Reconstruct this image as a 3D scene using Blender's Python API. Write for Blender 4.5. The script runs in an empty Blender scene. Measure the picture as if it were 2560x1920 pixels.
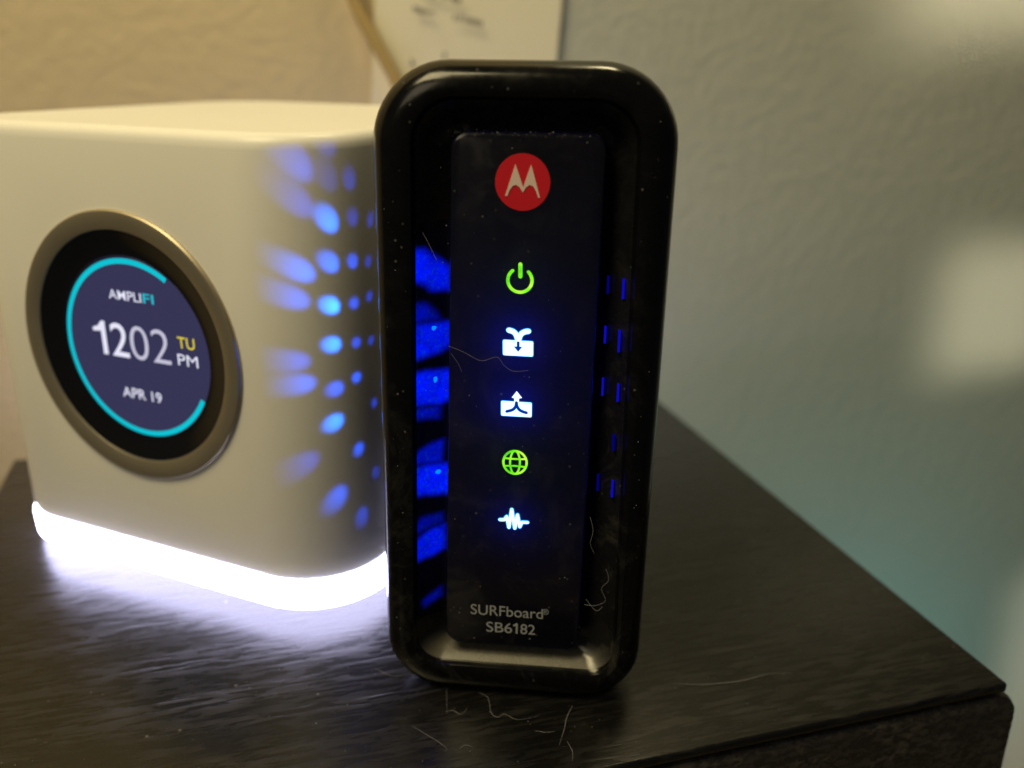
import bpy, bmesh, math, random
from mathutils import Vector, Matrix, Euler
R = math.radians
rnd = random.Random(7)
S = bpy.context.scene
col = S.collection

# ------------------------------------------------------------------ camera
CAM_H = 0.1130649
cam_d = bpy.data.cameras.new('camera'); cam = bpy.data.objects.new('camera', cam_d); col.objects.link(cam)
S.camera = cam
rt = Vector((0.99993, 0.00400, 0.01118)); fw = Vector((0, 0.94157, -0.33681))
rt = (rt - fw * rt.dot(fw)).normalized(); up = rt.cross(fw).normalized()
m = Matrix((rt, up, -fw)).transposed().to_4x4(); m.translation = (0, 0, CAM_H)
cam.matrix_world = m
cam_d.sensor_width = 36.0; cam_d.lens = 36 * 2294.5 / 2560
cam_d.clip_start = 0.005; cam_d.clip_end = 50
cam_d.dof.use_dof = True; cam_d.dof.focus_distance = 0.1535; cam_d.dof.aperture_fstop = 10.8

# ------------------------------------------------------------------ world
w = bpy.data.worlds.new('World'); S.world = w; w.use_nodes = True
w.node_tree.nodes['Background'].inputs[0].default_value = (0.85, 0.9, 1.0, 1)
w.node_tree.nodes['Background'].inputs[1].default_value = 0.030
S.view_settings.view_transform = 'Standard'; S.view_settings.look = 'None'
S.view_settings.exposure = 0; S.view_settings.gamma = 1
S.cycles.use_denoising = True
S.cycles.max_bounces = 8
S.cycles.sample_clamp_indirect = 6

# ------------------------------------------------------------------ lamps
def look(o, target):
    d = Vector(target) - o.location
    o.rotation_euler = d.to_track_quat('-Z', 'Y').to_euler()
def area(name, loc, target, sx, sy, power, color, spread=180, parent=None):
    l = bpy.data.lights.new(name, 'AREA'); l.shape = 'RECTANGLE'; l.size = sx; l.size_y = sy
    l.energy = power; l.color = color; l.spread = R(spread)
    o = bpy.data.objects.new(name, l); col.objects.link(o); o.location = loc; look(o, target)
    return o
def spot(name, loc, target, angle, power, color, blend=1.0, radius=0.0004):
    l = bpy.data.lights.new(name, 'SPOT'); l.spot_size = R(angle); l.spot_blend = blend
    l.energy = power; l.color = color; l.shadow_soft_size = radius
    o = bpy.data.objects.new(name, l); col.objects.link(o); o.location = loc; look(o, target)
    return o
# warm ceiling lamp, up and to the front left
area('ceiling_lamp', (-0.27, -0.07, 0.62), (-0.03, 0.26, 0.06), 0.26, 0.26, 3.5, (1.0, 0.83, 0.44))
# second warm lamp of the room, further off in front
area('room_lamp', (-0.50, -0.50, 0.50), (-0.03, 0.16, 0.05), 0.30, 0.30, 0.8, (1.0, 0.86, 0.56))
# unseen warm light added high at the back to throw the modem's shade forward
area('added_back_lamp', (0.08, 0.30, 0.55), (0.06, 0.18, 0.0), 0.10, 0.06, 0.8, (1.0, 0.84, 0.46))
# narrow lights added out of view, throwing soft pale patches on the grey wall
area('wall_patch_lamp', (0.335, 0.33, 0.003), (0.217, 0.432, 0.003), 0.054, 0.062, 0.0056, (1.0, 0.93, 0.68), 17)
area('wall_patch_lamp', (0.33, 0.33, 0.165), (0.200, 0.430, 0.152), 0.100, 0.054, 0.0150, (1.0, 0.90, 0.62), 20)
area('wall_patch_lamp', (0.42, 0.35, -0.235), (0.312, 0.457, -0.23), 0.075, 0.16, 0.0120, (1.0, 0.97, 0.80), 17)
# unseen dim cool light added behind the cabinet to tint the lower wall
area('cool_wall_fill', (0.18, 0.28, -0.32), (0.10, 0.39, -0.02), 0.12, 0.08, 0.165, (0.20, 0.85, 0.95), 150)

# ------------------------------------------------------------------ node helpers
def mat(name):
    mt = bpy.data.materials.new(name); mt.use_nodes = True
    nt = mt.node_tree; b = nt.nodes['Principled BSDF']
    return mt, nt, b
def N(nt, typ, **kw):
    n = nt.nodes.new(typ)
    for k, v in kw.items():
        if k in n.inputs: n.inputs[k].default_value = v
        else: setattr(n, k, v)
    return n
def L(nt, a, b): nt.links.new(a, b)
def objcoord(nt, scale=(1, 1, 1), rot=(0, 0, 0)):
    t = N(nt, 'ShaderNodeTexCoord'); mp = N(nt, 'ShaderNodeMapping')
    mp.inputs['Scale'].default_value = scale; mp.inputs['Rotation'].default_value = rot
    L(nt, t.outputs['Object'], mp.inputs['Vector']); return mp.outputs['Vector']
def ramp(nt, src, stops):
    r = N(nt, 'ShaderNodeValToRGB'); e = r.color_ramp.elements
    while len(e) < len(stops): e.new(0.5)
    for el, (p, c) in zip(e, stops):
        el.position = p; el.color = (c, c, c, 1) if not isinstance(c, tuple) else c + (1,)
    L(nt, src, r.inputs[0]); return r.outputs[0]
def noise(nt, vec, scale, detail=4, rough=0.5, dist=0.0):
    n = N(nt, 'ShaderNodeTexNoise'); L(nt, vec, n.inputs['Vector'])
    n.inputs['Scale'].default_value = scale; n.inputs['Detail'].default_value = detail
    n.inputs['Roughness'].default_value = rough; n.inputs['Distortion'].default_value = dist
    return n.outputs['Fac']
def mixc(nt, fac, a, b):
    x = N(nt, 'ShaderNodeMix', data_type='RGBA')
    if hasattr(fac, 'links'): L(nt, fac, x.inputs[0])
    else: x.inputs[0].default_value = fac
    for i, v in ((6, a), (7, b)):
        if hasattr(v, 'links'): L(nt, v, x.inputs[i])
        else: x.inputs[i].default_value = tuple(v) + (1,)
    return x.outputs[2]
def math_(nt, op, a, b):
    x = N(nt, 'ShaderNodeMath', operation=op)
    for i, v in ((0, a), (1, b)):
        if hasattr(v, 'links'): L(nt, v, x.inputs[i])
        else: x.inputs[i].default_value = v
    return x.outputs[0]
def bump(nt, b, h, strength, dist):
    x = N(nt, 'ShaderNodeBump'); x.inputs['Strength'].default_value = strength; x.inputs['Distance'].default_value = dist
    L(nt, h, x.inputs['Height']); L(nt, x.outputs[0], b.inputs['Normal'])
def simple(name, c, rough=0.5, metal=0.0, spec=0.5):
    mt, nt, b = mat(name)
    b.inputs['Base Color'].default_value = tuple(c) + (1,); b.inputs['Roughness'].default_value = rough
    b.inputs['Metallic'].default_value = metal; b.inputs['Specular IOR Level'].default_value = spec
    return mt
def emit(name, c, s=1.0):
    mt, nt, b = mat(name)
    b.inputs['Base Color'].default_value = (0.0, 0.0, 0.0, 1); b.inputs['Specular IOR Level'].default_value = 0.0
    b.inputs['Emission Color'].default_value = tuple(c) + (1,); b.inputs['Emission Strength'].default_value = s
    return mt

M = {}
def wall_mat(name, c):
    mt, nt, b = mat(name); v = objcoord(nt)
    n1 = noise(nt, v, 260, 1, 0.4, 0.0); n2 = noise(nt, v, 9, 2)
    L(nt, mixc(nt, n2, tuple(x * 0.93 for x in c), tuple(min(1, x * 1.06) for x in c)), b.inputs['Base Color'])
    b.inputs['Roughness'].default_value = 0.75
    bump(nt, b, ramp(nt, n1, [(0.36, 0.0), (0.68, 1.0)]), 0.30, 0.0006)
    return mt
M['tan_wall'] = wall_mat('tan_wall_paint', (0.62, 0.51, 0.33))
M['grey_wall'] = wall_mat('grey_wall_paint', (0.52, 0.51, 0.44))

def dusty_black(name, base, rough, dust=0.5, film=0.02):
    mt, nt, b = mat(name); v = objcoord(nt)
    vo = N(nt, 'ShaderNodeTexVoronoi', feature='F1'); vo.inputs['Scale'].default_value = 620; L(nt, v, vo.inputs['Vector'])
    speck = ramp(nt, vo.outputs['Distance'], [(0.06, 1.0), (0.16, 0.0)])
    # only some cells carry a speck, and more of them low on the case
    pick = ramp(nt, vo.outputs['Color'], [(0.72, 0.0), (0.8, 1.0)])
    patch = ramp(nt, noise(nt, v, 60, 3, 0.6), [(0.40, 0.0), (0.65, 1.0)])
    sp = math_(nt, 'MULTIPLY', math_(nt, 'MULTIPLY', speck, pick), patch)
    filmn = ramp(nt, noise(nt, v, 240, 6, 0.7, 0.6), [(0.45, 0.0), (0.8, 1.0)])
    sm = ramp(nt, noise(nt, v, 85, 7, 0.75, 1.2), [(0.50, 0.0), (0.74, 1.0)])       # wiped, streaky settled dust
    zs = N(nt, 'ShaderNodeSeparateXYZ'); L(nt, v, zs.inputs[0])
    low = N(nt, 'ShaderNodeMapRange'); L(nt, zs.outputs[2], low.inputs[0])
    low.inputs[1].default_value = 0.085; low.inputs[2].default_value = 0.0; low.inputs[3].default_value = 0.15; low.inputs[4].default_value = 1.0
    smear = math_(nt, 'MULTIPLY', math_(nt, 'MULTIPLY', sm, low.outputs[0]), film * 14)
    f = math_(nt, 'ADD', math_(nt, 'MULTIPLY', sp, dust), math_(nt, 'ADD', math_(nt, 'MULTIPLY', filmn, film), smear))
    L(nt, mixc(nt, f, base, (0.42, 0.40, 0.36)), b.inputs['Base Color'])
    rr = N(nt, 'ShaderNodeMapRange'); L(nt, filmn, rr.inputs[0]); rr.inputs[3].default_value = rough; rr.inputs[4].default_value = rough + 0.15
    L(nt, rr.outputs[0], b.inputs['Roughness'])
    return mt, nt, b
M['case'], _nt, b = dusty_black('gloss_black_plastic', (0.003, 0.003, 0.0033), 0.15, 0.5, 0.005)
b.inputs['Specular IOR Level'].default_value = 0.3
mt, nt, b = dusty_black('satin_black_plastic', (0.006, 0.006, 0.007), 0.26, 0.4, 0.010)
geo = N(nt, 'ShaderNodeNewGeometry'); sx_ = N(nt, 'ShaderNodeSeparateXYZ'); L(nt, geo.outputs['Normal'], sx_.inputs[0])
upn = ramp(nt, sx_.outputs[2], [(0.25, 0.0), (0.75, 0.16)])          # paler where the surface faces up
src_ = b.inputs['Base Color'].links[0].from_socket
L(nt, mixc(nt, upn, src_, (0.46, 0.43, 0.34)), b.inputs['Base Color'])
M['ramp'] = mt
# smoked front panel: lets a little of the light behind it through
pm, nt, b = dusty_black('smoked_panel', (0.004, 0.0037, 0.004), 0.14, 0.25, 0.005)
out = nt.nodes['Material Output']; tr = N(nt, 'ShaderNodeBsdfTranslucent'); tr.inputs[0].default_value = (0.03, 0.03, 0.04, 1)
ad = N(nt, 'ShaderNodeAddShader'); L(nt, b.outputs[0], ad.inputs[0]); L(nt, tr.outputs[0], ad.inputs[1]); L(nt, ad.outputs[0], out.inputs[0])
M['panel'] = pm
M['lint'] = simple('lint_grey', (0.22, 0.22, 0.245), 0.9)
M['logo_red'] = simple('printed_red', (0.62, 0.010, 0.022), 0.45)
M['logo_white'] = simple('printed_white', (0.80, 0.62, 0.58), 0.5)
M['print_grey'] = simple('printed_grey', (0.34, 0.36, 0.40), 0.5)
M['icon_white'] = emit('lit_white_icon', (0.75, 1.0, 1.6), 1.3)
M['icon_edge'] = emit('lit_cyan_edge', (0.0, 0.42, 1.0), 1.2)
mt, nt, b = mat('lit_green_icon'); v = objcoord(nt)
g = noise(nt, v, 420, 3, 0.6)
L(nt, ramp(nt, g, [(0.32, (0.05, 0.55, 0.02)), (0.50, (0.22, 0.95, 0.01)), (0.68, (0.65, 1.0, 0.10))]), b.inputs['Emission Color'])
b.inputs['Emission Strength'].default_value = 1.0; b.inputs['Base Color'].default_value = (0, 0, 0, 1)
M['icon_green'] = mt
M['icon_dark'] = emit('unlit_icon_cutout', (0.0, 0.03, 0.35), 1.0)
M['bar_blue'] = emit('blue_glow_bar', (0.012, 0.008, 1.0), 0.40)
M['bar_blue_dim'] = emit('dim_glow_bar', (0.01, 0.006, 1.0), 0.13)
M['glint_cyan'] = emit('cyan_glint_glow', (0.0, 0.24, 1.0), 1.1)

mt, nt, b = mat('white_shell'); v = objcoord(nt)
b.inputs['Base Color'].default_value = (0.80, 0.79, 0.77, 1); b.inputs['Roughness'].default_value = 0.42
b.inputs['Subsurface Weight'].default_value = 0.12; b.inputs['Subsurface Radius'].default_value = (0.004, 0.004, 0.003); b.inputs['Subsurface Scale'].default_value = 1.0
bump(nt, b, noise(nt, v, 3500, 2), 0.04, 0.0001)
M['shell'] = mt
M['ring_light'] = emit('white_light_ring', (0.68, 0.66, 1.0), 14)
mt, nt, b = mat('brushed_ring'); v = objcoord(nt)
b.inputs['Base Color'].default_value = (0.50, 0.44, 0.33, 1); b.inputs['Metallic'].default_value = 0.85
rr = N(nt, 'ShaderNodeMapRange'); L(nt, noise(nt, v, 60, 4), rr.inputs[0]); rr.inputs[3].default_value = 0.34; rr.inputs[4].default_value = 0.52
L(nt, rr.outputs[0], b.inputs['Roughness'])
M['metal'] = mt
M['screen_black'] = simple('black_glass', (0.006, 0.006, 0.007), 0.12)
M['display'] = emit('screen_navy', (0.038, 0.036, 0.088), 1.0)
M['arc'] = emit('screen_cyan', (0.004, 0.55, 0.66), 1.0)
M['d_white'] = emit('screen_white', (0.80, 0.80, 0.95), 1.0)
M['d_soft'] = emit('screen_soft_white', (0.55, 0.54, 0.68), 1.0)
M['d_yellow'] = emit('screen_yellow', (0.75, 0.62, 0.03), 1.0)
M['d_cyan'] = emit('screen_text_cyan', (0.02, 0.50, 0.62), 1.0)

def wood(name, base, streak, sx, bumpd):
    mt, nt, b = mat(name)
    v = objcoord(nt, (sx, 1, 1)); v2 = objcoord(nt)
    g1 = noise(nt, v, 760, 5, 0.62, 0.5); g2 = noise(nt, v, 140, 4, 0.6, 0.8); g3 = noise(nt, v2, 40, 4, 0.6)
    gr = math_(nt, 'MULTIPLY', ramp(nt, g1, [(0.46, 0.0), (0.66, 1.0)]), ramp(nt, g2, [(0.35, 0.15), (0.68, 1.0)]))
    c = mixc(nt, gr, base, streak)
    vo = N(nt, 'ShaderNodeTexVoronoi'); vo.inputs['Scale'].default_value = 300; L(nt, v2, vo.inputs['Vector'])
    sp = math_(nt, 'MULTIPLY', ramp(nt, vo.outputs['Distance'], [(0.05, 1.0), (0.12, 0.0)]), ramp(nt, vo.outputs['Color'], [(0.82, 0.0), (0.86, 0.5)]))
    film = math_(nt, 'MULTIPLY', ramp(nt, g3, [(0.35, 0.0), (0.75, 1.0)]), 0.007)
    L(nt, mixc(nt, math_(nt, 'ADD', sp, film), c, (0.40, 0.38, 0.36)), b.inputs['Base Color'])
    rr = N(nt, 'ShaderNodeMapRange'); L(nt, gr, rr.inputs[0]); rr.inputs[3].default_value = 0.26; rr.inputs[4].default_value = 0.46
    L(nt, rr.outputs[0], b.inputs['Roughness'])
    bump(nt, b, gr, 0.5, bumpd)
    return mt
M['wood'] = wood('dark_wood_laminate', (0.0036, 0.0034, 0.0036), (0.022, 0.0212, 0.0225), 0.15, 0.00008)
M['drawer'] = wood('scratched_dark_front', (0.026, 0.023, 0.021), (0.11, 0.10, 0.088), 0.6, 0.0002)
M['paper'] = simple('cream_paper', (0.84, 0.77, 0.60), 0.8)
M['ink'] = simple('ink', (0.10, 0.09, 0.07), 0.8)
M['strap'] = simple('tan_cord', (0.42, 0.30, 0.12), 0.6)
M['floor'] = simple('dull_tan_carpet', (0.30, 0.25, 0.17), 0.9)

# ------------------------------------------------------------------ mesh helpers
def link(name, me, m=None, parent=None, kind=None, smooth=True):
    o = bpy.data.objects.new(name, me); col.objects.link(o)
    if parent is not None: o.parent = parent
    for x in (m if isinstance(m, (list, tuple)) else [m]):
        if x is not None: me.materials.append(x)
    if kind: o['kind'] = kind
    if smooth:
        me.polygons.foreach_set('use_smooth', [True] * len(me.polygons)); me.set_sharp_from_angle(angle=R(35))
    return o
def mesh(name, verts, faces):
    me = bpy.data.meshes.new(name); me.from_pydata([tuple(v) for v in verts], [], faces)
    bm = bmesh.new(); bm.from_mesh(me); bmesh.ops.recalc_face_normals(bm, faces=bm.faces); bm.to_mesh(me); bm.free()
    return me
def thing(name, label, cat, loc=(0, 0, 0), rot=(0, 0, 0), group=None):
    o = bpy.data.objects.new(name, None); col.objects.link(o); o.empty_display_size = 0.01
    o.location = loc; o.rotation_euler = rot; o['label'] = label; o['category'] = cat
    if group: o['group'] = group
    return o
def tag(o, label, cat, group=None):
    o['label'] = label; o['category'] = cat
    if group: o['group'] = group
    return o
def loft(name, secs, cap0=False, cap1=False, closed=True):
    n = len(secs[0]); V = [p for s in secs for p in s]; F = []
    for i in range(len(secs) - 1):
        for j in range(n if closed else n - 1):
            k = (j + 1) % n; F.append((i * n + j, i * n + k, (i + 1) * n + k, (i + 1) * n + j))
    if cap0: F.append(tuple(range(n)))
    if cap1: F.append(tuple(range((len(secs) - 1) * n, len(secs) * n)))
    return mesh(name, V, F)
def rrect(x0b, x1b, x0t, x1t, z0, z1, rb, rt_, n=10):
    """rounded trapezoid outline in x,z (b: bottom, t: top), anticlockwise from bottom left"""
    P = []
    for (cx, cz, r, a0) in ((x1b - rb, z0 + rb, rb, -90), (x1t - rt_, z1 - rt_, rt_, 0), (x0t + rt_, z1 - rt_, rt_, 90), (x0b + rb, z0 + rb, rb, 180)):
        for i in range(n + 1):
            a = R(a0 + 90 * i / n); P.append((cx + r * math.cos(a), cz + r * math.sin(a)))
    return P
def at_y(P, y): return [(a, y, c) for a, c in P]
def at_z(P, z): return [(a, c, z) for a, c in P]
def prism(name, P, y0, y1):
    """flat outline P in x,z given depth from y0 (front) to y1"""
    return loft(name, [at_y(P, y0), at_y(P, y1)], True, True)
def tube(name, pts, r, n=8, flat=1.0, axis=1):
    """round-capped tube along pts; flat squashes it along one axis afterwards"""
    pts = [Vector(p) for p in pts]; V = []; F = []
    tn = []
    for i in range(len(pts)):
        a = pts[max(0, i - 1)]; b_ = pts[min(len(pts) - 1, i + 1)]; tn.append((b_ - a).normalized())
    ref = Vector((0, 1, 0)) if abs(tn[0].y) < 0.9 else Vector((1, 0, 0))
    rings = []
    def ring(c, t, rad):
        s = t.cross(ref).normalized(); u = s.cross(t).normalized()
        rings.append([c + (s * math.cos(2 * math.pi * k / n) + u * math.sin(2 * math.pi * k / n)) * rad for k in range(n)])
    rr_ = r if callable(r) else (lambda q: r)
    for k in (0.95, 0.6): ring(pts[0] - tn[0] * rr_(0) * math.sin(math.acos(1 - k + 0.0)) , tn[0], rr_(0) * (1 - k) + 1e-7) if k > 0.9 else ring(pts[0] - tn[0] * rr_(0) * 0.7, tn[0], rr_(0) * 0.7)
    for i, p in enumerate(pts): ring(p, tn[i], rr_(i / (len(pts) - 1)))
    ring(pts[-1] + tn[-1] * rr_(1) * 0.7, tn[-1], rr_(1) * 0.7); ring(pts[-1] + tn[-1] * rr_(1) * 0.99, tn[-1], rr_(1) * 0.05)
    me = loft(name, [[tuple(q) for q in rg] for rg in rings], True, True)
    return me
def smooth_path(P, k=6):
    """Catmull-Rom through the points"""
    P = [Vector(p) for p in P]; out = []
    for i in range(len(P) - 1):
        a = P[max(0, i - 1)]; b_ = P[i]; c = P[i + 1]; d = P[min(len(P) - 1, i + 2)]
        for j in range(k):
            t = j / k
            out.append(0.5 * ((2 * b_) + (c - a) * t + (2 * a - 5 * b_ + 4 * c - d) * t * t + (3 * b_ - a - 3 * c + d) * t ** 3))
    out.append(P[-1]); return out
def join(name, meshes):
    bm = bmesh.new()
    for me, mi in meshes:
        k = len(bm.faces); bm.from_mesh(me); bm.faces.ensure_lookup_table()
        for f in bm.faces[k:]: f.material_index = mi
    me = bpy.data.meshes.new(name); bm.to_mesh(me); bm.free(); return me
FONT = None
def text_mesh(s, size, bold=0.0, font=None, sx=1.0, space=1.0):
    c = bpy.data.curves.new('lettering', 'FONT'); c.body = s; c.size = size; c.align_x = 'CENTER'; c.align_y = 'CENTER'
    c.offset = bold; c.space_character = space
    if font: c.font = font
    o = bpy.data.objects.new('lettering', c); col.objects.link(o)
    dg = bpy.context.evaluated_depsgraph_get(); me = bpy.data.meshes.new_from_object(o.evaluated_get(dg))
    col.objects.unlink(o); bpy.data.objects.remove(o)
    xs = [v.co.x for v in me.vertices]; ys = [v.co.y for v in me.vertices]
    cx, cy = (min(xs) + max(xs)) / 2, (min(ys) + max(ys)) / 2
    me['w'] = max(xs) - min(xs); me['h'] = max(ys) - min(ys)
    for v in me.vertices: v.co = ((v.co.x - cx), (v.co.y - cy), 0)
    return me
def flat_text(name, s, cx, cz, y, width, height, m, parent, bold=0.0, font=None, space=1.0):
    """lettering stretched to width x height, standing in the x,z plane at depth y, facing -y"""
    me = text_mesh(s, 0.01, bold, font, space=space); a = width / me['w']; b_ = height / me['h']
    for v in me.vertices: v.co = (cx + v.co.x * a, y, cz + v.co.y * b_)
    return link(name, me, m, parent, smooth=False)

# ------------------------------------------------------------------ the setting
TYAW = 0.28738
tu = Vector((math.cos(TYAW), math.sin(TYAW), 0)); tv = Vector((-math.sin(TYAW), math.cos(TYAW), 0))
def box(name, x0, x1, y0, y1, z0, z1, bev=0.0):
    V = [(x, y, z) for z in (z0, z1) for y in (y0, y1) for x in (x0, x1)]
    me = mesh(name, V, [(0, 1, 3, 2), (4, 5, 7, 6), (0, 1, 5, 4), (2, 3, 7, 6), (0, 2, 6, 4), (1, 3, 7, 5)])
    if bev:
        bm = bmesh.new(); bm.from_mesh(me)
        bmesh.ops.bevel(bm, geom=list(bm.edges), offset=bev, segments=3, affect='EDGES', profile=0.5); bm.to_mesh(me); bm.free()
    return me
def place_t(o): o.rotation_euler = (0, 0, TYAW); return o
# tan wall ends behind the paper; the grey wall beyond it stands further back
o = place_t(link('wall', box('wall', -0.9, 0.1015, 0.340, 0.4118, -0.75, 1.2), M['tan_wall'], kind='structure', smooth=False))
o = place_t(link('wall', box('wall', 0.1016, 1.6, 0.3406, 0.4121, -0.75, 1.2), M['grey_wall'], kind='structure', smooth=False))
o = place_t(link('floor', box('floor', -1.2, 1.6, -1.0, 0.6, -0.78, -0.7502), M['floor'], kind='structure', smooth=False))

# ------------------------------------------------------------------ nightstand
ns = thing('nightstand', 'dark wood nightstand under the modem and router, its front edge lower right', 'nightstand', (0, 0, 0), (0, 0, TYAW))
TL, TR, TF, TB = -0.0702, 0.1345, 0.1143, 0.2765
link('top_panel', box('top_panel', TL, TR, TF, TB, -0.0020, 0.0, 0.0006), M['wood'], ns)
link('carcass', box('carcass', TL + 0.002, TR - 0.002, TF + 0.014, TB - 0.002, -0.60, -0.0022, 0.0008), M['wood'], ns)
P = rrect(TL - 0.003, TR + 0.0045, TL - 0.003, TR + 0.0045, -0.20, -0.0030, 0.004, 0.006)
secs = [at_y(rrect(TL - 0.003 + i, TR + 0.0045 - i, TL - 0.003 + i, TR + 0.0045 - i, -0.20 + i, -0.0030 - i, 0.004, 0.006 - i), TF + 0.001 + y) for i, y in ((0.0012, -0.0006), (0.0004, -0.0002), (0, 0.0008), (0, 0.0125))]
link('drawer_front', loft('drawer_front', secs, True, True), M['drawer'], ns)
P2 = [(a, c) for a, c in rrect(TL - 0.003, TR + 0.0045, TL - 0.003, TR + 0.0045, -0.404, -0.204, 0.004, 0.004)]
link('drawer_front', prism('drawer_front', P2, TF + 0.0012, TF + 0.0135), M['drawer'], ns)

# ------------------------------------------------------------------ modem
MY = -0.10321
mo = thing('cable_modem', 'black upright cable modem with a red round emblem and lit green and blue icons', 'modem', (0.00069, 0.14140, 0), (0, 0, MY))
HL, HR, HH = 0.02385, 0.02340, 0.1125
KX = 0.9751
def qx(x): return 0.0139 + (x - 0.0139) * KX
def qz(z): return 0.11306 + (z - 0.11306) * KX
def Q(P): return [(qx(a), qz(c)) for a, c in P]
LEAN = 0.0085                                   # the case leans a hair to the right towards its top
def ML(P): return [(a + LEAN * (c - 0.05), c) for a, c in P]
def outer(i=0.0):
    return ML(rrect(-HL + i, HR - i, -HL + i, HR - i, 0.0 + i, HH - i, 0.0105 - i * 0.6, 0.0122 - i * 0.6, 12))
def inner(i=0.0):
    return Q(ML(rrect(-0.0187 + i, 0.0190 - i, -0.0177 + i, 0.0176 - i, 0.0038 + i, 0.1070 - i, 0.0048 - i * .5, 0.0070 - i * .5, 12)))
def foot(i=0.0):
    return Q(ML(rrect(-0.0130 + i, 0.0121 - i, -0.0118 + i, 0.0125 - i, 0.0078 + i, 0.1018 - i, 0.0026 - i * .4, 0.0026 - i * .4, 12)))
bz = [(outer(0.0009), 0.0120), (outer(0.0002), 0.0085), (outer(0.0), 0.0050), (outer(0.0003), 0.0030), (outer(0.0011), 0.0014), (outer(0.0024), 0.0004), (outer(0.0038), 0.0),
      (inner(-0.0008), 0.0), (inner(-0.0002), 0.0003), (inner(0.0), 0.0009), (inner(0.0004), 0.0014)]
link('bezel', loft('bezel', [at_y(P, y) for P, y in bz]), M['case'], mo)
hs = [(outer(0.0010), 0.0110), (outer(0.0042), 0.0140), (outer(0.0050), 0.030), (outer(0.0060), 0.060), (outer(0.0075), 0.066)]
link('housing', loft('housing', [at_y(P, y) for P, y in hs], False, True), M['case'], mo)
# feet under the housing
for y in (0.018, 0.056):
    link('foot', box('foot', -0.012, 0.012, y, y + 0.006, 0.0, 0.0058, 0.0006), M['case'], mo)
rm = [(inner(0.0004), 0.0014), (inner(0.0016), 0.0030), (foot(-0.0012), 0.0056), (foot(0.0004), 0.0060)]
link('recess', loft('recess', [at_y(P, y) for P, y in rm]), M['ramp'], mo)
PY = 0.0016
pn = [(foot(0.0), 0.0060), (foot(0.0), 0.0022), (foot(0.0002), 0.0018), (foot(0.0006), PY)]
panel = link('front_panel', loft('front_panel', [at_y(P, y) for P, y in pn], False, True), M['panel'], mo)

def icon(name, parts, mats, **kw):
    return link(name, join(name, parts), mats, mo)
def mm(P): return [(qx(a * 0.001), qz(c * 0.001)) for a, c in P]
def stroke(pts, wdt, y, flat=0.12):
    """ribbon-like round stroke lying on the panel"""
    me = tube('stroke', [(a, 0, c) for a, c in pts], wdt / 2, 10)
    for v in me.vertices: v.co.y = y + v.co.y * flat
    return me
YI = PY - 0.00012
# logo
P = Q([(0.00006 + 0.00436 * math.cos(2 * math.pi * k / 64), 0.09434 + 0.00445 * math.sin(2 * math.pi * k / 64)) for k in range(64)])
lg = link('emblem', prism('emblem', P, PY - 0.00008, PY + 0.0001), M['logo_red'], mo)
Mp = mm([(-2.67, 92.21), (-1.09, 97.18), (-0.95, 96.75), (-0.42, 95.30), (0.18, 93.55), (0.73, 95.32), (1.25, 96.75), (1.39, 97.12), (2.88, 92.0), (2.56, 92.04), (2.21, 93.05), (1.76, 93.75), (1.2, 93.98), (0.64, 93.6), (0.15, 92.76), (-0.4, 93.6), (-0.95, 93.92), (-1.48, 93.75), (-1.95, 93.1), (-2.35, 92.1)])
link('wing_mark', prism('wing_mark', Mp, PY - 0.00016, PY - 0.00005), M['logo_white'], lg)
# power icon
cx, cz, ro, ri = -0.13, 78.6, 1.98, 0.40
arc = [(cx + ro * math.cos(R(a)), cz + ro * math.sin(R(a))) for a in range(-233, 54, 7)]
icon('power_icon', [(stroke(mm(arc), 0.00054, YI), 0), (stroke(mm([(-0.09, 81.25), (-0.06, 79.25)]), 0.00066, YI - 0.00003), 0)], [M['icon_green']])
# downstream icon
def rbox(c, r=0.32):
    """rounded quad from 4 corners, mm"""
    out_ = []
    for i in range(4):
        p = Vector(c[i]); a = Vector(c[i - 1]); b_ = Vector(c[(i + 1) % 4])
        p0 = p + (a - p).normalized() * r; p1 = p + (b_ - p).normalized() * r
        for k in range(6):
            t = k / 5; q = p0 * (1 - t) ** 2 + p * 2 * t * (1 - t) + p1 * t * t; out_.append((q.x, q.y))
    return out_
def grow(c, g):
    cen = Vector((sum(p[0] for p in c) / 4, sum(p[1] for p in c) / 4))
    return [(p[0] + math.copysign(g, p[0] - cen.x), p[1] + math.copysign(g, p[1] - cen.y)) for p in c]
def curve2(P): return [(p.x, p.y) for p in smooth_path([(a, c, 0) for a, c in P], 5)]
dn = [(-2.80, 65.72), (2.25, 65.65), (2.23, 68.28), (-2.84, 68.37)]
yl = mm(curve2([(-1.85, 70.09), (-1.12, 69.86), (-0.6, 69.29), (-0.30, 68.31)])); yr = mm(curve2([(1.41, 70.04), (0.69, 69.87), (0.07, 69.32), (-0.25, 68.31)]))
icon('downstream_icon', [(prism('p', mm(rbox(grow(dn, 0.09))), YI + 0.00006, PY + 0.0001), 1), (prism('p', mm(rbox(dn)), YI, PY + 0.0001), 0),
     (stroke(yl, 0.00104, YI + 0.00006), 1), (stroke(yr, 0.00104, YI + 0.00006), 1),
     (stroke(yl, 0.00084, YI - 0.00001), 0), (stroke(yr, 0.00084, YI - 0.00003), 0),
     (prism('p', mm([(-0.26, 66.4), (0.41, 67.28), (-0.03, 67.3), (-0.05, 68.21), (-0.5, 68.22), (-0.49, 67.3), (-0.95, 67.3)]), YI - 0.00008, PY + 0.0001), 2)],
     [M['icon_white'], M['icon_edge'], M['icon_dark']])
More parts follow.
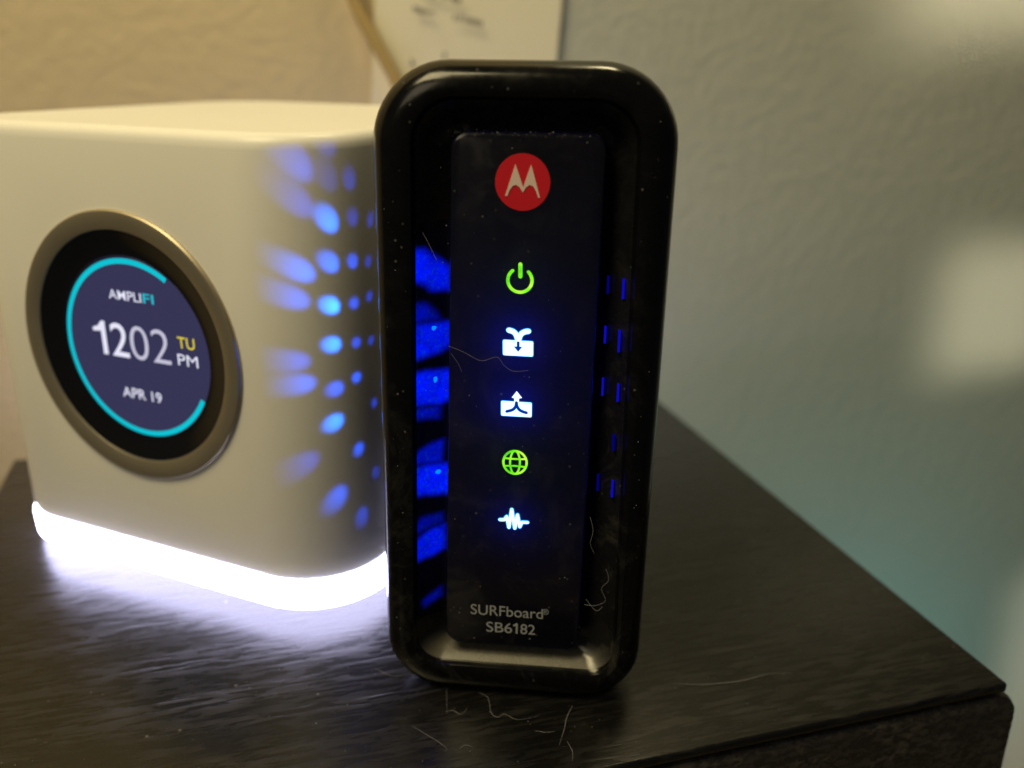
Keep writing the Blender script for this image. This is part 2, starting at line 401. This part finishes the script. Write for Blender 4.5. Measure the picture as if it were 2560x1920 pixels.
# upstream icon
ub = [(-3.04, 54.77), (2.20, 54.73), (2.18, 57.36), (-3.06, 57.46)]
ul = mm(curve2([(-0.42, 57.3), (-0.54, 56.6), (-1.07, 55.96), (-2.06, 55.6)])); ur = mm(curve2([(-0.42, 57.3), (-0.29, 56.62), (0.27, 55.9), (1.32, 55.53)]))
icon('upstream_icon', [(prism('p', mm(rbox(grow(ub, 0.09))), YI + 0.00006, PY + 0.0001), 1), (prism('p', mm(rbox(ub)), YI, PY + 0.0001), 0),
     (prism('p', mm([(-0.42, 59.32), (-1.24, 58.17), (-0.84, 58.05), (-0.80, 57.37), (-0.02, 57.35), (0.02, 58.05), (0.50, 58.17)]), YI - 0.00001, PY + 0.0001), 0),
     (stroke(ul, 0.00052, YI - 0.00005), 2), (stroke(ur, 0.00052, YI - 0.00007), 2)], [M['icon_white'], M['icon_edge'], M['icon_dark']])
# globe icon
gx, gz, ga, gb = -0.54, 46.08, 2.05, 2.18
ell = lambda a, b_, n=40: [(gx + a * math.cos(2 * math.pi * k / n), gz + b_ * math.sin(2 * math.pi * k / n)) for k in range(n + 1)]
gp = [(stroke(mm(ell(ga, gb)), 0.00042, YI), 0)]
for sgn in (-1, 1):
    gp.append((stroke(mm([(gx + sgn * 0.86 * math.cos(R(a)), gz + gb * math.sin(R(a))) for a in range(-80, 81, 10)]), 0.00036, YI - 0.00002), 0))
    gp.append((stroke(mm([(gx + t * 1.9, gz + sgn * (0.78 + 0.12 * (1 - t * t) * -1)) for t in (-1, -0.5, 0, 0.5, 1)]), 0.00034, YI - 0.00004), 0))
icon('globe_icon', gp, [M['icon_green']])
# wave icon
wv = mm([(-3.1, 34.68), (-2.3, 34.72), (-1.88, 35.4), (-1.47, 33.25), (-1.0, 36.85), (-0.41, 33.15), (0.04, 35.85), (0.49, 33.5), (0.85, 34.45), (1.85, 34.47)])
def zig(pts, wd, y): return [(stroke([pts[i], pts[i + 1]], wd, y - 0.000004 * i), None) for i in range(len(pts) - 1)]
icon('wave_icon', [(a, 1) for a, _ in zig(wv, 0.00078, YI + 0.00006)] + [(a, 0) for a, _ in zig(wv, 0.00054, YI - 0.00001)], [M['icon_white'], M['icon_edge']])
# printed name, kept as printed
flat_text('printed_name', 'SURFboard', qx(-1.72e-3), qz(15.55e-3), PY - 0.00005, 13.2e-3, 2.15e-3, M['print_grey'], mo, 0.00002)
flat_text('registered_mark', '\u00ae', qx(5.52e-3), qz(16.05e-3), PY - 0.00005, 1.15e-3, 1.15e-3, M['print_grey'], mo)
mx0, mx1, mz = qx(-5.55e-3), qx(3.65e-3), qz(11.95e-3); mwid = mx1 - mx0
flat_text('printed_model', 'SB6', mx0 + mwid * 0.265, mz, PY - 0.00005, mwid * 0.53, 2.15e-3, M['print_grey'], mo, 0.00002)
flat_text('printed_model', '82', mx0 + mwid * 0.85, mz, PY - 0.00005, mwid * 0.30, 2.15e-3, M['print_grey'], mo, 0.00002)
X, Z = mx0 + mwid * 0.605, mz - 1.07e-3
link('printed_model', prism('printed_model', [(X, Z), (X + 0.00036, Z), (X + 0.00036, Z + 0.00214), (X + 0.00008, Z + 0.00214), (X - 0.00045, Z + 0.00180), (X - 0.00045, Z + 0.00148), (X, Z + 0.00168)], PY - 0.00006, PY + 0.00005), M['print_grey'], mo, smooth=False)

# emissive blue bars standing in for light streaks on the right of the recess
for (x, z0, z1, dim) in ((14.20, 76.2, 79.0, 1), (16.70, 75.9, 79.2, 0), (14.10, 67.6, 70.4, 0), (16.45, 66.8, 70.5, 0), (14.10, 58.2, 61.2, 0), (16.72, 58.0, 61.1, 0), (16.4, 48.9, 51.6, 1), (14.05, 40.1, 43.0, 1), (16.62, 40.0, 43.0, 0)):
    yy = 0.0030 if x > 15 else 0.0050
    link('glow_bar', box('glow_bar', qx(x * 1e-3) - 0.00020, qx(x * 1e-3) + 0.00020, yy - 0.0008, yy + 0.001, qz(z0 * 1e-3), qz(z1 * 1e-3), 0.00008), M['bar_blue_dim' if dim else 'bar_blue'], mo, smooth=False)
# cyan glints painted as small emissive chips on the left of the recess
for (x, y, z, a, b_) in ((-14.3, 4.0, 70.3, 0.95, 0.75), (-14.2, 4.1, 61.2, 0.6, 1.1), (-14.1, 4.5, 43.8, 0.95, 0.7)):
    P = [(x * 1e-3 + a * 5e-4 * math.cos(q * 0.785) * rnd.uniform(0.8, 1.15), z * 1e-3 + b_ * 5e-4 * math.sin(q * 0.785) * rnd.uniform(0.8, 1.15)) for q in range(8)]
    link('cyan_glint', prism('cyan_glint', P, y * 1e-3 - 0.0003, y * 1e-3 + 0.0005), M['glint_cyan'], mo, smooth=False)

mo_m = Matrix.Translation((0.00069, 0.14140, 0)) @ Matrix.Rotation(MY, 4, 'Z')
def mw(x, y, z): return mo_m @ Vector((x, y, z))
BLUE = (0.0, 0.006, 1.0)
# diodes behind the smoked panel: the soft halo round each lit icon
for (x, z, pw, c) in ((-0.3, 68.0, 1.0, (0.0, 0.02, 1.0)), (-0.4, 56.8, 0.9, (0.0, 0.02, 1.0)), (-0.6, 34.8, 0.42, (0.0, 0.02, 1.0)), (-0.1, 79.0, 0.10, (0.05, 0.3, 0.1)), (-0.5, 46.1, 0.12, (0.05, 0.3, 0.1))):
    l = bpy.data.lights.new('icon_diode', 'POINT'); l.energy = 0.0019 * pw; l.color = c; l.shadow_soft_size = 0.0006
    o = bpy.data.objects.new('icon_diode', l); col.objects.link(o); o.location = mw(qx(x * 1e-3), PY + 0.0034, qz(z * 1e-3))
# blue light patches painted as emission on the recess's left wall (brightness, core outline, fading rim; mm)
GLOW_PATCHES = [(1.0, [(-17.29, 1.28, 84.44), (-15.37, 2.8, 83.55), (-13.98, 4.06, 82.13), (-13.09, 4.86, 80.33), (-12.67, 5.23, 79.34), (-12.62, 5.33, 76.54), (-14.54, 3.66, 76.94), (-15.89, 2.23, 78.43), (-17.01, 1.28, 79.32)], [(-17.67, 1.28, 84.93), (-15.49, 2.63, 84.21), (-13.76, 4.23, 82.71), (-12.53, 5.34, 80.4), (-12.08, 5.57, 79.16), (-12.25, 5.54, 75.97), (-14.5, 3.71, 76.26), (-16.2, 1.81, 77.98), (-17.62, 1.28, 79.03)]), (0.4, [(-17.23, 1.29, 75.69), (-15.45, 2.9, 74.61), (-14.12, 4.09, 73.17), (-13.38, 4.75, 71.57), (-17.24, 1.29, 72.15)], [(-17.72, 1.29, 76.11), (-15.43, 2.91, 75.28), (-13.54, 4.6, 73.04), (-12.88, 5.2, 71.12), (-17.77, 1.29, 71.71)]), (1.0, [(-17.36, 1.28, 71.58), (-12.7, 5.37, 70.77), (-12.86, 5.3, 67.02), (-13.63, 4.64, 66.04), (-15.55, 2.96, 65.69), (-17.43, 1.28, 65.41)], [(-17.8, 1.28, 72.06), (-12.32, 5.55, 71.29), (-12.23, 5.6, 66.89), (-13.19, 5.04, 65.47), (-15.74, 2.76, 65.08), (-17.93, 1.28, 64.9)]), (1.1, [(-17.48, 1.28, 63.36), (-12.83, 5.42, 62.32), (-12.97, 5.38, 57.64), (-13.54, 4.88, 56.74), (-17.51, 1.29, 57.82)], [(-17.96, 1.28, 63.82), (-12.43, 5.56, 62.87), (-12.41, 5.6, 57.21), (-13.21, 5.19, 56.03), (-18.07, 1.29, 57.36)]), (0.45, [(-17.49, 1.28, 57.28), (-13.65, 4.8, 56.15), (-14.04, 4.49, 53.99), (-17.31, 1.28, 55.49)], [(-18.11, 1.28, 57.54), (-13.09, 5.3, 56.27), (-13.53, 4.96, 53.44), (-17.97, 1.28, 55.19)]), (0.6, [(-16.43, 2.22, 48.73), (-14.91, 3.81, 49.26), (-13.32, 5.21, 49.57), (-13.65, 5.0, 45.63), (-17.43, 1.29, 46.95)], [(-16.97, 1.48, 49.11), (-14.75, 3.93, 49.96), (-12.85, 5.52, 49.98), (-13.21, 5.4, 44.95), (-18.02, 1.28, 46.49)]), (1.1, [(-17.49, 1.29, 46.28), (-13.1, 5.49, 44.6), (-13.21, 5.49, 38.84), (-14.72, 4.14, 39.7), (-17.56, 1.28, 41.18)], [(-17.96, 1.29, 46.8), (-12.65, 5.6, 45.19), (-12.7, 5.62, 38.27), (-14.53, 4.32, 38.88), (-18.18, 1.28, 40.73)]), (0.3, [(-16.73, 2.14, 35.56), (-13.73, 5.11, 35.35), (-13.64, 5.23, 33.36), (-15.22, 3.79, 33.5), (-17.19, 1.58, 32.7)], [(-17.23, 1.43, 36.21), (-13.27, 5.49, 35.75), (-12.97, 5.59, 33.24), (-15.04, 3.97, 32.64), (-17.67, 1.29, 32.28)]), (0.85, [(-15.35, 3.69, 32.5), (-13.25, 5.52, 32.74), (-13.43, 5.49, 28.09), (-15.28, 3.85, 27.59), (-17.52, 1.29, 27.39), (-17.63, 1.28, 31.07)], [(-15.32, 3.7, 33.31), (-12.83, 5.62, 33.38), (-12.75, 5.67, 27.79), (-15.21, 3.92, 26.72), (-17.99, 1.28, 26.71), (-18.36, 1.28, 31.04)]), (0.35, [(-16.72, 2.57, 18.52), (-14.14, 5.03, 19.97), (-14.28, 4.94, 18.1), (-16.46, 2.94, 17.14)], [(-17.27, 1.82, 18.69), (-13.75, 5.38, 20.47), (-13.64, 5.5, 17.94), (-16.83, 2.46, 16.74)])]
mt, nt, b = mat('painted_blue_glow'); v = objcoord(nt)
at_ = N(nt, 'ShaderNodeAttribute', attribute_name='glow'); n1 = noise(nt, v, 330, 4, 0.65)
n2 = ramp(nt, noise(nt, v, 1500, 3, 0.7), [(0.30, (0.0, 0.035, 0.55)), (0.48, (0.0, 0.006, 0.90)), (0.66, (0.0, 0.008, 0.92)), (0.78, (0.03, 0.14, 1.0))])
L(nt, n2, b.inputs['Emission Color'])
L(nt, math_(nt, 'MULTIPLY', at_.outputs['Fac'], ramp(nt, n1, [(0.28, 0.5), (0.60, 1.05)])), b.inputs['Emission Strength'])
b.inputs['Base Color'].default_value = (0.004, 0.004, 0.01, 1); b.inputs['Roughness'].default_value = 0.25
def soft_in(P, x, z):
    """signed distance to the outline, positive inside, mm"""
    ins = False; dm_ = 1e9
    for q in range(len(P)):
        (x0, z0), (x1, z1) = P[q], P[(q + 1) % len(P)]
        if (z0 > z) != (z1 > z) and x < (x1 - x0) * (z - z0) / (z1 - z0) + x0: ins = not ins
        t = max(0, min(1, ((x - x0) * (x1 - x0) + (z - z0) * (z1 - z0)) / ((x1 - x0) ** 2 + (z1 - z0) ** 2 + 1e-9)))
        dm_ = min(dm_, math.hypot(x - x0 - t * (x1 - x0), z - z0 - t * (z1 - z0)))
    return dm_ if ins else -dm_
def ramp_pts(z):
    """x, y across the left wall of the recess at height z (m)"""
    zz = (z - 0.11306) / KX + 0.11306; t = (zz - 0.0038) / 0.1032
    xi = -0.0187 + t * 0.001 + LEAN * (zz - 0.05); xf = -0.0130 + (zz - 0.0078) / 0.094 * 0.0012 + LEAN * (zz - 0.05)
    return [(qx(xi + 0.0004), 0.0014), (qx(xi + 0.0016), 0.0030), (qx(xf - 0.0012), 0.0056), (qx(xf + 0.0004), 0.0060)]
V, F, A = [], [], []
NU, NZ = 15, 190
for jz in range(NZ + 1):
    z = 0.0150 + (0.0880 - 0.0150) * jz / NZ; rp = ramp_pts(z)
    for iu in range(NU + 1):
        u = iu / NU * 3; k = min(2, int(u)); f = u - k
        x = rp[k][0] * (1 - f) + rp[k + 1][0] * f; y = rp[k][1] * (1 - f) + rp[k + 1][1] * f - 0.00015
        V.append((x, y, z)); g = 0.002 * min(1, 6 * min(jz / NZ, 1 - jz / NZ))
        for (kk, core, rim) in GLOW_PATCHES:
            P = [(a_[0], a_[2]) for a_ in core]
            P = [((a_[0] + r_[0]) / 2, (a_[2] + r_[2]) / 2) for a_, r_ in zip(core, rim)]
            # the outer side of a glow patch runs up to the edge of the wall
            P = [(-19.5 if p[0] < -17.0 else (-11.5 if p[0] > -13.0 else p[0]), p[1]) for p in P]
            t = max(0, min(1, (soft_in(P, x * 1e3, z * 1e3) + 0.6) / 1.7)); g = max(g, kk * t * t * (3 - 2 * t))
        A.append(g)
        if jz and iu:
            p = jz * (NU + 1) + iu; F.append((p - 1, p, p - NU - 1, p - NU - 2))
me = mesh('painted_glow', V, F)
at_ = me.attributes.new('glow', 'FLOAT', 'POINT'); at_.data.foreach_set('value', A)
link('painted_glow', me, mt, mo)

# ------------------------------------------------------------------ router
RY = -0.40989
ro_ = thing('wifi_router', 'white cube router with a round clock screen and a glowing white base', 'router', (-0.05999, 0.22555, 0), (0, 0, RY))
HS, RC = 0.04875, 0.018
def sq(i, r=RC): return rrect(-HS + i, HS - i, -HS + i, HS - i, -HS + i, HS - i, max(0.002, r - i), max(0.002, r - i), 12)
sh = [(0.0030, 0.0082), (0.0012, 0.0084), (0.0003, 0.0090), (0.0, 0.0100), (0.0, 0.0966), (0.0002, 0.0978), (0.0006, 0.0986), (0.0012, 0.0992), (0.0021, 0.0996), (0.0032, 0.0997), (0.0042, 0.0995), (0.0080, 0.0991), (0.030, 0.0989)]
shell_me = loft('shell', [at_z(sq(i), z) for i, z in sh], True, True)
# round opening for the screen
ZC = 0.0551; XC = 0.0004
tmp = bpy.data.objects.new('tmp', shell_me); col.objects.link(tmp)
cut_me = loft('cut', [[(XC + 0.0249 * math.cos(2 * math.pi * k / 96), y, ZC + 0.0249 * math.sin(2 * math.pi * k / 96)) for k in range(96)] for y in (-0.06, -HS + 0.004)], True, True)
cut = bpy.data.objects.new('cut', cut_me); col.objects.link(cut)
bo = tmp.modifiers.new('b', 'BOOLEAN'); bo.object = cut; bo.operation = 'DIFFERENCE'; bo.solver = 'EXACT'
dg = bpy.context.evaluated_depsgraph_get(); shell2 = bpy.data.meshes.new_from_object(tmp.evaluated_get(dg))
for q in (tmp, cut): col.objects.unlink(q); bpy.data.objects.remove(q)
shell2.materials.clear()
link('shell', shell2, M['shell'], ro_)
lr = [(0.0024, 0.0083), (0.0016, 0.0070), (0.0018, 0.0022), (0.0034, 0.0006), (0.0060, 0.0002)]
lr = [(i - 0.0021, z) for i, z in lr[:3]] + lr[3:]
link('light_ring', loft('light_ring', [at_z(sq(i), z) for i, z in lr], False, True), M['ring_light'], ro_)
rm_ = Matrix.Translation((-0.05999, 0.22555, 0)) @ Matrix.Rotation(RY, 4, 'Z')
area('ring_spill_fill', rm_ @ Vector((-0.01, 0.0520, 0.0045)), rm_ @ Vector((-0.06, 0.12, 0.012)), 0.09, 0.005, 0.060, (0.72, 0.72, 1.0))  # extra fill light added behind the router to boost the ring's spill
def lathe(name, prof, n=96, x0=XC, z0=ZC, y0=-HS):
    return loft(name, [[(x0 + r * math.cos(2 * math.pi * k / n), y0 + y, z0 + r * math.sin(2 * math.pi * k / n)) for k in range(n)] for r, y in prof])
link('screen_ring', lathe('screen_ring', [(0.0288, 0.0005), (0.0288, -0.0004), (0.0285, -0.0008), (0.0280, -0.0009), (0.0254, -0.0006), (0.0248, -0.0004), (0.0246, 0.0002)]), M['metal'], ro_)
gl = link('screen_glass', lathe('screen_glass', [(0.02465, -0.0002), (0.0240, 0.0000), (0.0215, 0.0009), (0.0198, 0.0013), (0.0193, 0.00135)]), M['screen_black'], ro_)
DX, DZ, DR = 0.0009, 0.0547, 0.0192
YD = -HS + 0.0013
P = [(DX + DR * math.cos(2 * math.pi * k / 96), DZ + DR * math.sin(2 * math.pi * k / 96)) for k in range(96)]
link('display', mesh('display', at_y(P, YD), [tuple(range(96))]), M['display'], ro_, smooth=False)
V, F = [], []
for k in range(97):
    a = R(57 + (332 - 57) * k / 96)
    for r in (DR * 0.94, DR * 0.998): V.append((DX + r * math.cos(a), YD - 0.0001, DZ + r * math.sin(a)))
    if k: F.append((2 * k - 2, 2 * k - 1, 2 * k + 1, 2 * k))
link('progress_arc', mesh('progress_arc', V, F), M['arc'], ro_, smooth=False)
def dtext(name, s, x0, x1, z0, z1, m, bold=0.0, space=1.0):
    return flat_text(name, s, (x0 + x1) / 2 * 1e-3, (z0 + z1) / 2 * 1e-3, YD - 0.0002, (x1 - x0) * 1e-3, (z1 - z0) * 1e-3, M[m], ro_, bold, FONT, space)
dtext('brand_text', 'AMPLI', -4.6, 4.1, 65.1, 67.1, 'd_white', 0.00004)
dtext('brand_text', 'FI', 4.6, 7.4, 65.1, 67.1, 'd_cyan', 0.00010)
link('hour_digit', prism('hour_digit', [(-0.0082, 0.0526), (-0.0071, 0.0526), (-0.0071, 0.0599), (-0.0079, 0.0599), (-0.0090, 0.0587), (-0.0104, 0.0583), (-0.0104, 0.0575), (-0.0082, 0.0577)], YD - 0.00025, YD - 0.0001), M['d_white'], ro_, smooth=False)
dtext('hour_digit', '2', -5.7, -1.0, 52.6, 59.9, 'd_white', 0.00004)
dtext('minute_digits', '02', -0.4, 10.2, 52.6, 59.9, 'd_soft', -0.00008)
dtext('day_text', 'TU', 12.4, 16.8, 56.7, 59.1, 'd_yellow', 0.00006)
dtext('meridiem_text', 'PM', 12.0, 17.2, 53.0, 55.4, 'd_white', 0.0)
dtext('date_text', 'APR 19', -4.4, 6.3, 43.6, 45.9, 'd_white', 0.00006)

# blue light from the modem's left side vents falling on the router
led = mw(-0.004, 0.012, 0.056)
SPOTS = [(-0.0402, 0.1675, 0.0959, 0.8), (-0.0402, 0.1675, 0.0886, 0.6), (-0.0403, 0.1675, 0.0754, 1.6), (-0.0343, 0.17, 0.099, 0.3), (-0.0343, 0.17, 0.0922, 0.2), (-0.0306, 0.1731, 0.0911, 0.3), (-0.0423, 0.1672, 0.0702, 1.2), (-0.0344, 0.1699, 0.0841, 2), (-0.0345, 0.1698, 0.0761, 1.4), (-0.0307, 0.173, 0.0757, 0.8), (-0.0348, 0.1697, 0.0678, 2.4), (-0.0308, 0.1729, 0.0675, 0.7), (-0.0283, 0.1764, 0.075, 0.3), (-0.0348, 0.1696, 0.06, 2.2), (-0.0308, 0.173, 0.0595, 0.6), (-0.0432, 0.1671, 0.0574, 0.9), (-0.0418, 0.1673, 0.0526, 1.2), (-0.0347, 0.1697, 0.0509, 1), (-0.031, 0.1727, 0.0523, 0.9), (-0.0353, 0.1694, 0.0439, 2.2), (-0.0312, 0.1725, 0.0368, 0.9), (-0.043, 0.1672, 0.035, 0.5), (-0.0356, 0.1692, 0.0273, 1), (-0.0312, 0.1725, 0.0214, 0.5), (-0.0304, 0.1734, 0.084, 0.3), (-0.0277, 0.1775, 0.0829, 0.3), (-0.0283, 0.1763, 0.068, 0.4), (-0.0284, 0.1763, 0.059, 0.35), (-0.0283, 0.1764, 0.0455, 0.4), (-0.0285, 0.1761, 0.0299, 0.3)]
mo_i = mo_m.inverted()
for (x, y, z, k) in SPOTS:
    t = Vector((x, y, z)); a = mo_i @ t; b_ = mo_i @ led
    src = mo_m @ (a + (b_ - a) * ((-0.0250 - a.x) / (b_.x - a.x)))       # where the ray leaves the side of the case
    d = (t - src).length
    spot('vent_diode', src, t, 16.0 if x < -0.036 else (16.5 if x < -0.033 else 15.0), 0.031 * k * (d / 0.02) ** 2, (0.01, 0.05 + 0.055 * k, 1.0))

# ------------------------------------------------------------------ paper and cord on the wall
wn = tv                                           # wall normal is -tv
pc = Vector((-0.0156, 0.3497, 0.1315)) - wn * 0.0012
PROT = R(-4.5)
def on_wall(x, z, off=0.0):
    q = tu * (x * math.cos(PROT) - z * math.sin(PROT)) + Vector((0, 0, 1)) * (x * math.sin(PROT) + z * math.cos(PROT))
    return pc + q - wn * off
pa = thing('paper_sheet', 'cream paper sheet with printed lines hanging on the wall behind the modem', 'paper', pc, (0, 0, TYAW))
inv = (Matrix.Translation(pc) @ Matrix.Rotation(TYAW, 4, 'Z')).inverted()
nx, nz = 10, 12; V, F = [], []
PX0, PX1, PZ0, PZ1 = -0.0345, 0.0325, -0.042, 0.075
for off in (0.0, 0.0003):
    for j in range(nz + 1):
        for i in range(nx + 1):
            u = i / nx; t = j / nz
            V.append(inv @ on_wall(PX0 + (PX1 - PX0) * u, PZ0 + (PZ1 - PZ0) * t, off + 0.0006 * (1 - t) ** 2 + 0.0006 * (2 * u - 1) ** 2))
n1 = (nx + 1) * (nz + 1)
for j in range(nz):
    for i in range(nx):
        a = j * (nx + 1) + i; F.append((a, a + 1, a + nx + 2, a + nx + 1)); F.append((n1 + a, n1 + a + nx + 1, n1 + a + nx + 2, n1 + a + 1))
bd = [i for i in range(nx + 1)] + [(j + 1) * (nx + 1) - 1 for j in range(1, nz + 1)] + [nz * (nx + 1) + i for i in range(nx - 1, -1, -1)] + [j * (nx + 1) for j in range(nz - 1, 0, -1)]
for k in range(len(bd)): a, b_ = bd[k], bd[(k + 1) % len(bd)]; F.append((a, b_, n1 + b_, n1 + a))
link('sheet', mesh('sheet', V, F), M['paper'], pa)
def ptext(s, x, z, wdt, hgt):
    me = text_mesh(s, 0.01, 0.0004); a = wdt / me['w']; b_ = hgt / me['h']
    rot = R(-10)
    for v in me.vertices:
        X, Z = v.co.x * a, v.co.y * b_
        X, Z = X * math.cos(rot) - Z * math.sin(rot), X * math.sin(rot) + Z * math.cos(rot)
        v.co = (x + X, -0.0032, z + Z)
    link('printed_line', me, M['ink'], pa, smooth=False)

for s_, u, z, wd, h in (('Wireless', -12.4, 0.9, 15.0, 2.4), ('Name:', -18.1, -4.3, 7.8, 2.1), ('171002', -2.5, -7.1, 10.6, 2.0), ('k', -22.3, -21.3, 2.0, 2.4), ('l', -11.2, -18.8, 0.8, 2.4)):
    ptext(s_, u * 1e-3, z * 1e-3, wd * 1e-3, h * 1e-3)
# thin tan cord in front of the paper
pts = [Vector((-0.0650, 0.3330, 0.1700)), Vector((-0.0590, 0.3335, 0.1480)), Vector((-0.0547, 0.3340, 0.1303)), Vector((-0.0480, 0.3345, 0.1170)), Vector((-0.0412, 0.3350, 0.1038)), Vector((-0.0350, 0.3355, 0.0880)), Vector((-0.0320, 0.3355, 0.060)), Vector((-0.030, 0.335, 0.02)), Vector((-0.030, 0.332, -0.10))]
tag(link('cord', tube('cord', smooth_path(pts, 6), 0.0023, 12), M['strap']), 'tan cord hanging down the wall across the left edge of the paper', 'cord')

# ------------------------------------------------------------------ lint, hairs, dust
def lint(P, label, r=0.00007, z=0.00012, name='lint_strand'):
    pts = smooth_path([(a, b_, z + 0.00012 * rnd.random()) for a, b_ in P], 6)
    me = tube(name, pts, lambda q: 0.5 * r * (0.4 + 0.15 * math.sin(5 * q) + 0.55 * math.sin(math.pi * min(1, max(0, q)))), 6)
    return tag(link(name, me, M['lint']), label, 'lint', 'lint strands on the nightstand')
lint([(-0.0056, 0.143), (-0.0038, 0.1416), (-0.0031, 0.1374), (-0.0019, 0.1363), (-0.0006, 0.1371), (0.001, 0.1359), (0.0025, 0.1358), (0.0057, 0.1368)], 'longest wavy lint strand on the nightstand, below the middle of the modem', 0.00008)
lint([(0.0119, 0.1397), (0.0107, 0.1365), (0.01, 0.1331), (0.0089, 0.1291)], 'thick bowed lint strand below the right part of the modem', 0.00011)
lint([(0.0104, 0.1302), (0.0112, 0.1277), (0.011, 0.1253)], 'short lint strand at the front edge, below the thick bowed strand', 0.00008)
lint([(-0.0171, 0.1337), (-0.0146, 0.1317), (-0.0122, 0.1298), (-0.0105, 0.128), (-0.011, 0.1273)], 'slanting lint strand with a hooked end, below left of the modem', 0.00007)
lint([(-0.0117, 0.1442), (-0.0111, 0.1369)], 'straight upright hair just below the left corner of the modem', 0.00005)
lint([(-0.0114, 0.1375), (-0.0102, 0.1379), (-0.0085, 0.1369), (-0.0074, 0.1389)], 'small checkmark shaped lint strand at the foot of the straight hair', 0.00008)
lint([(0.0048, 0.1328), (0.0066, 0.1325), (0.0084, 0.1327)], 'short level lint strand left of the thick bowed strand', 0.00007)
lint([(-0.0083, 0.1281), (-0.0073, 0.1291), (-0.006, 0.1285)], 'short arched lint strand near the front edge below the modem', 0.00009)
lint([(-0.0262, 0.15), (-0.0243, 0.1487), (-0.022, 0.1476), (-0.0182, 0.1488)], 'sagging pale lint strand beside the lower left corner of the modem', 0.00008)
lint([(0.0316, 0.1464), (0.0374, 0.1462), (0.0448, 0.1474), (0.0506, 0.1495), (0.0553, 0.15)], 'long pale curved hair lying alone to the right of the modem', 0.00010)
# dust specks
V, F = [], []
def speck(x, y, z, r):
    b0 = len(V)
    for k in range(4):
        a = k * math.pi / 2 + rnd.random(); V.append((x + r * math.cos(a) * rnd.uniform(.6, 1.2), y + r * math.sin(a) * rnd.uniform(.6, 1.2), z + r * 0.3))
    V.append((x, y, z + r * 0.9)); V.append((x, y, z))
    for k in range(4): F.append((b0 + k, b0 + (k + 1) % 4, b0 + 4)); F.append((b0 + (k + 1) % 4, b0 + k, b0 + 5))
for k in range(1000):
    u, v_ = rnd.uniform(TL + .002, TR - .002), rnd.uniform(TF + .002, TB - 0.06)
    q = tu * u + tv * v_
    speck(q.x, q.y, 0.00002, 0.00005 + 0.00017 * rnd.random() ** 4)
dust = link('dust', mesh('dust', V, F), M['lint'], smooth=False); dust['kind'] = 'stuff'; dust['label'] = 'pale dust specks scattered on the dark nightstand top'
# fluff caught in the modem's recess
V, F = [], []
for k in range(420):
    z = 0.006 + 0.1 * rnd.random() ** 1.7; x = rnd.uniform(-0.0125, 0.0122)
    if rnd.random() < 0.35: x = rnd.choice((-1, 1)) * rnd.uniform(0.0195, 0.0215)
    y = PY if abs(x) < 0.013 else 0.0
    if k % 3 == 0: z, x = qz(0.1016 + rnd.gauss(0.0001, 0.00022)), rnd.uniform(-0.0115, 0.0120)
    b0 = len(V); r = 0.00003 + 0.00011 * rnd.random() ** 4; a0 = rnd.random() * 6.3
    for j in range(3): V.append((x + r * math.cos(a0 + j * 2.1) * rnd.uniform(.5, 1.5), y - 0.00002, z + r * math.sin(a0 + j * 2.1) * rnd.uniform(.5, 1.5)))
    V.append((x, y - r, z)); F += [(b0, b0 + 1, b0 + 3), (b0 + 1, b0 + 2, b0 + 3), (b0 + 2, b0, b0 + 3)]
link('dust', mesh('dust', V, F), M['lint'], mo, kind='stuff', smooth=False)
def fibre(P, r=0.00003):
    me = tube('fibre', smooth_path([(qx(a * 1e-3), y * 1e-3, qz(c * 1e-3)) for a, y, c in P], 6), r, 6)
    return link('fibre', me, M['lint'], mo)
fibre([(-12.0, 1.4, 66.9), (-9.5, 1.3, 66.0), (-6.5, 1.3, 64.6), (-3.8, 1.2, 65.4), (-2.6, 1.2, 64.0), (-1.0, 1.3, 63.0), (1.5, 1.4, 63.2)], 0.000025)
fibre([(-11.6, 1.4, 65.6), (-10.4, 1.3, 63.9), (-9.8, 1.4, 62.4)], 0.000025)
fibre([(-16.8, 2.6, 86.6), (-15.3, 2.4, 84.0), (-14.1, 2.6, 81.3)], 0.00004)
fibre([(13.0, 2.0, 36.0), (13.6, 1.5, 33.5), (13.2, 1.5, 31.0), (14.0, 1.6, 29.0)], 0.00003)
fibre([(12.6, 1.6, 18.2), (14.6, 0.6, 18.8), (16.4, 0.3, 20.2), (15.6, 0.5, 22.5), (16.8, 0.3, 24.5), (16.2, 0.5, 26.6)], 0.00003)
fibre([(12.9, 1.6, 19.3), (14.8, 0.8, 17.6), (15.9, 0.6, 18.6)], 0.00003)
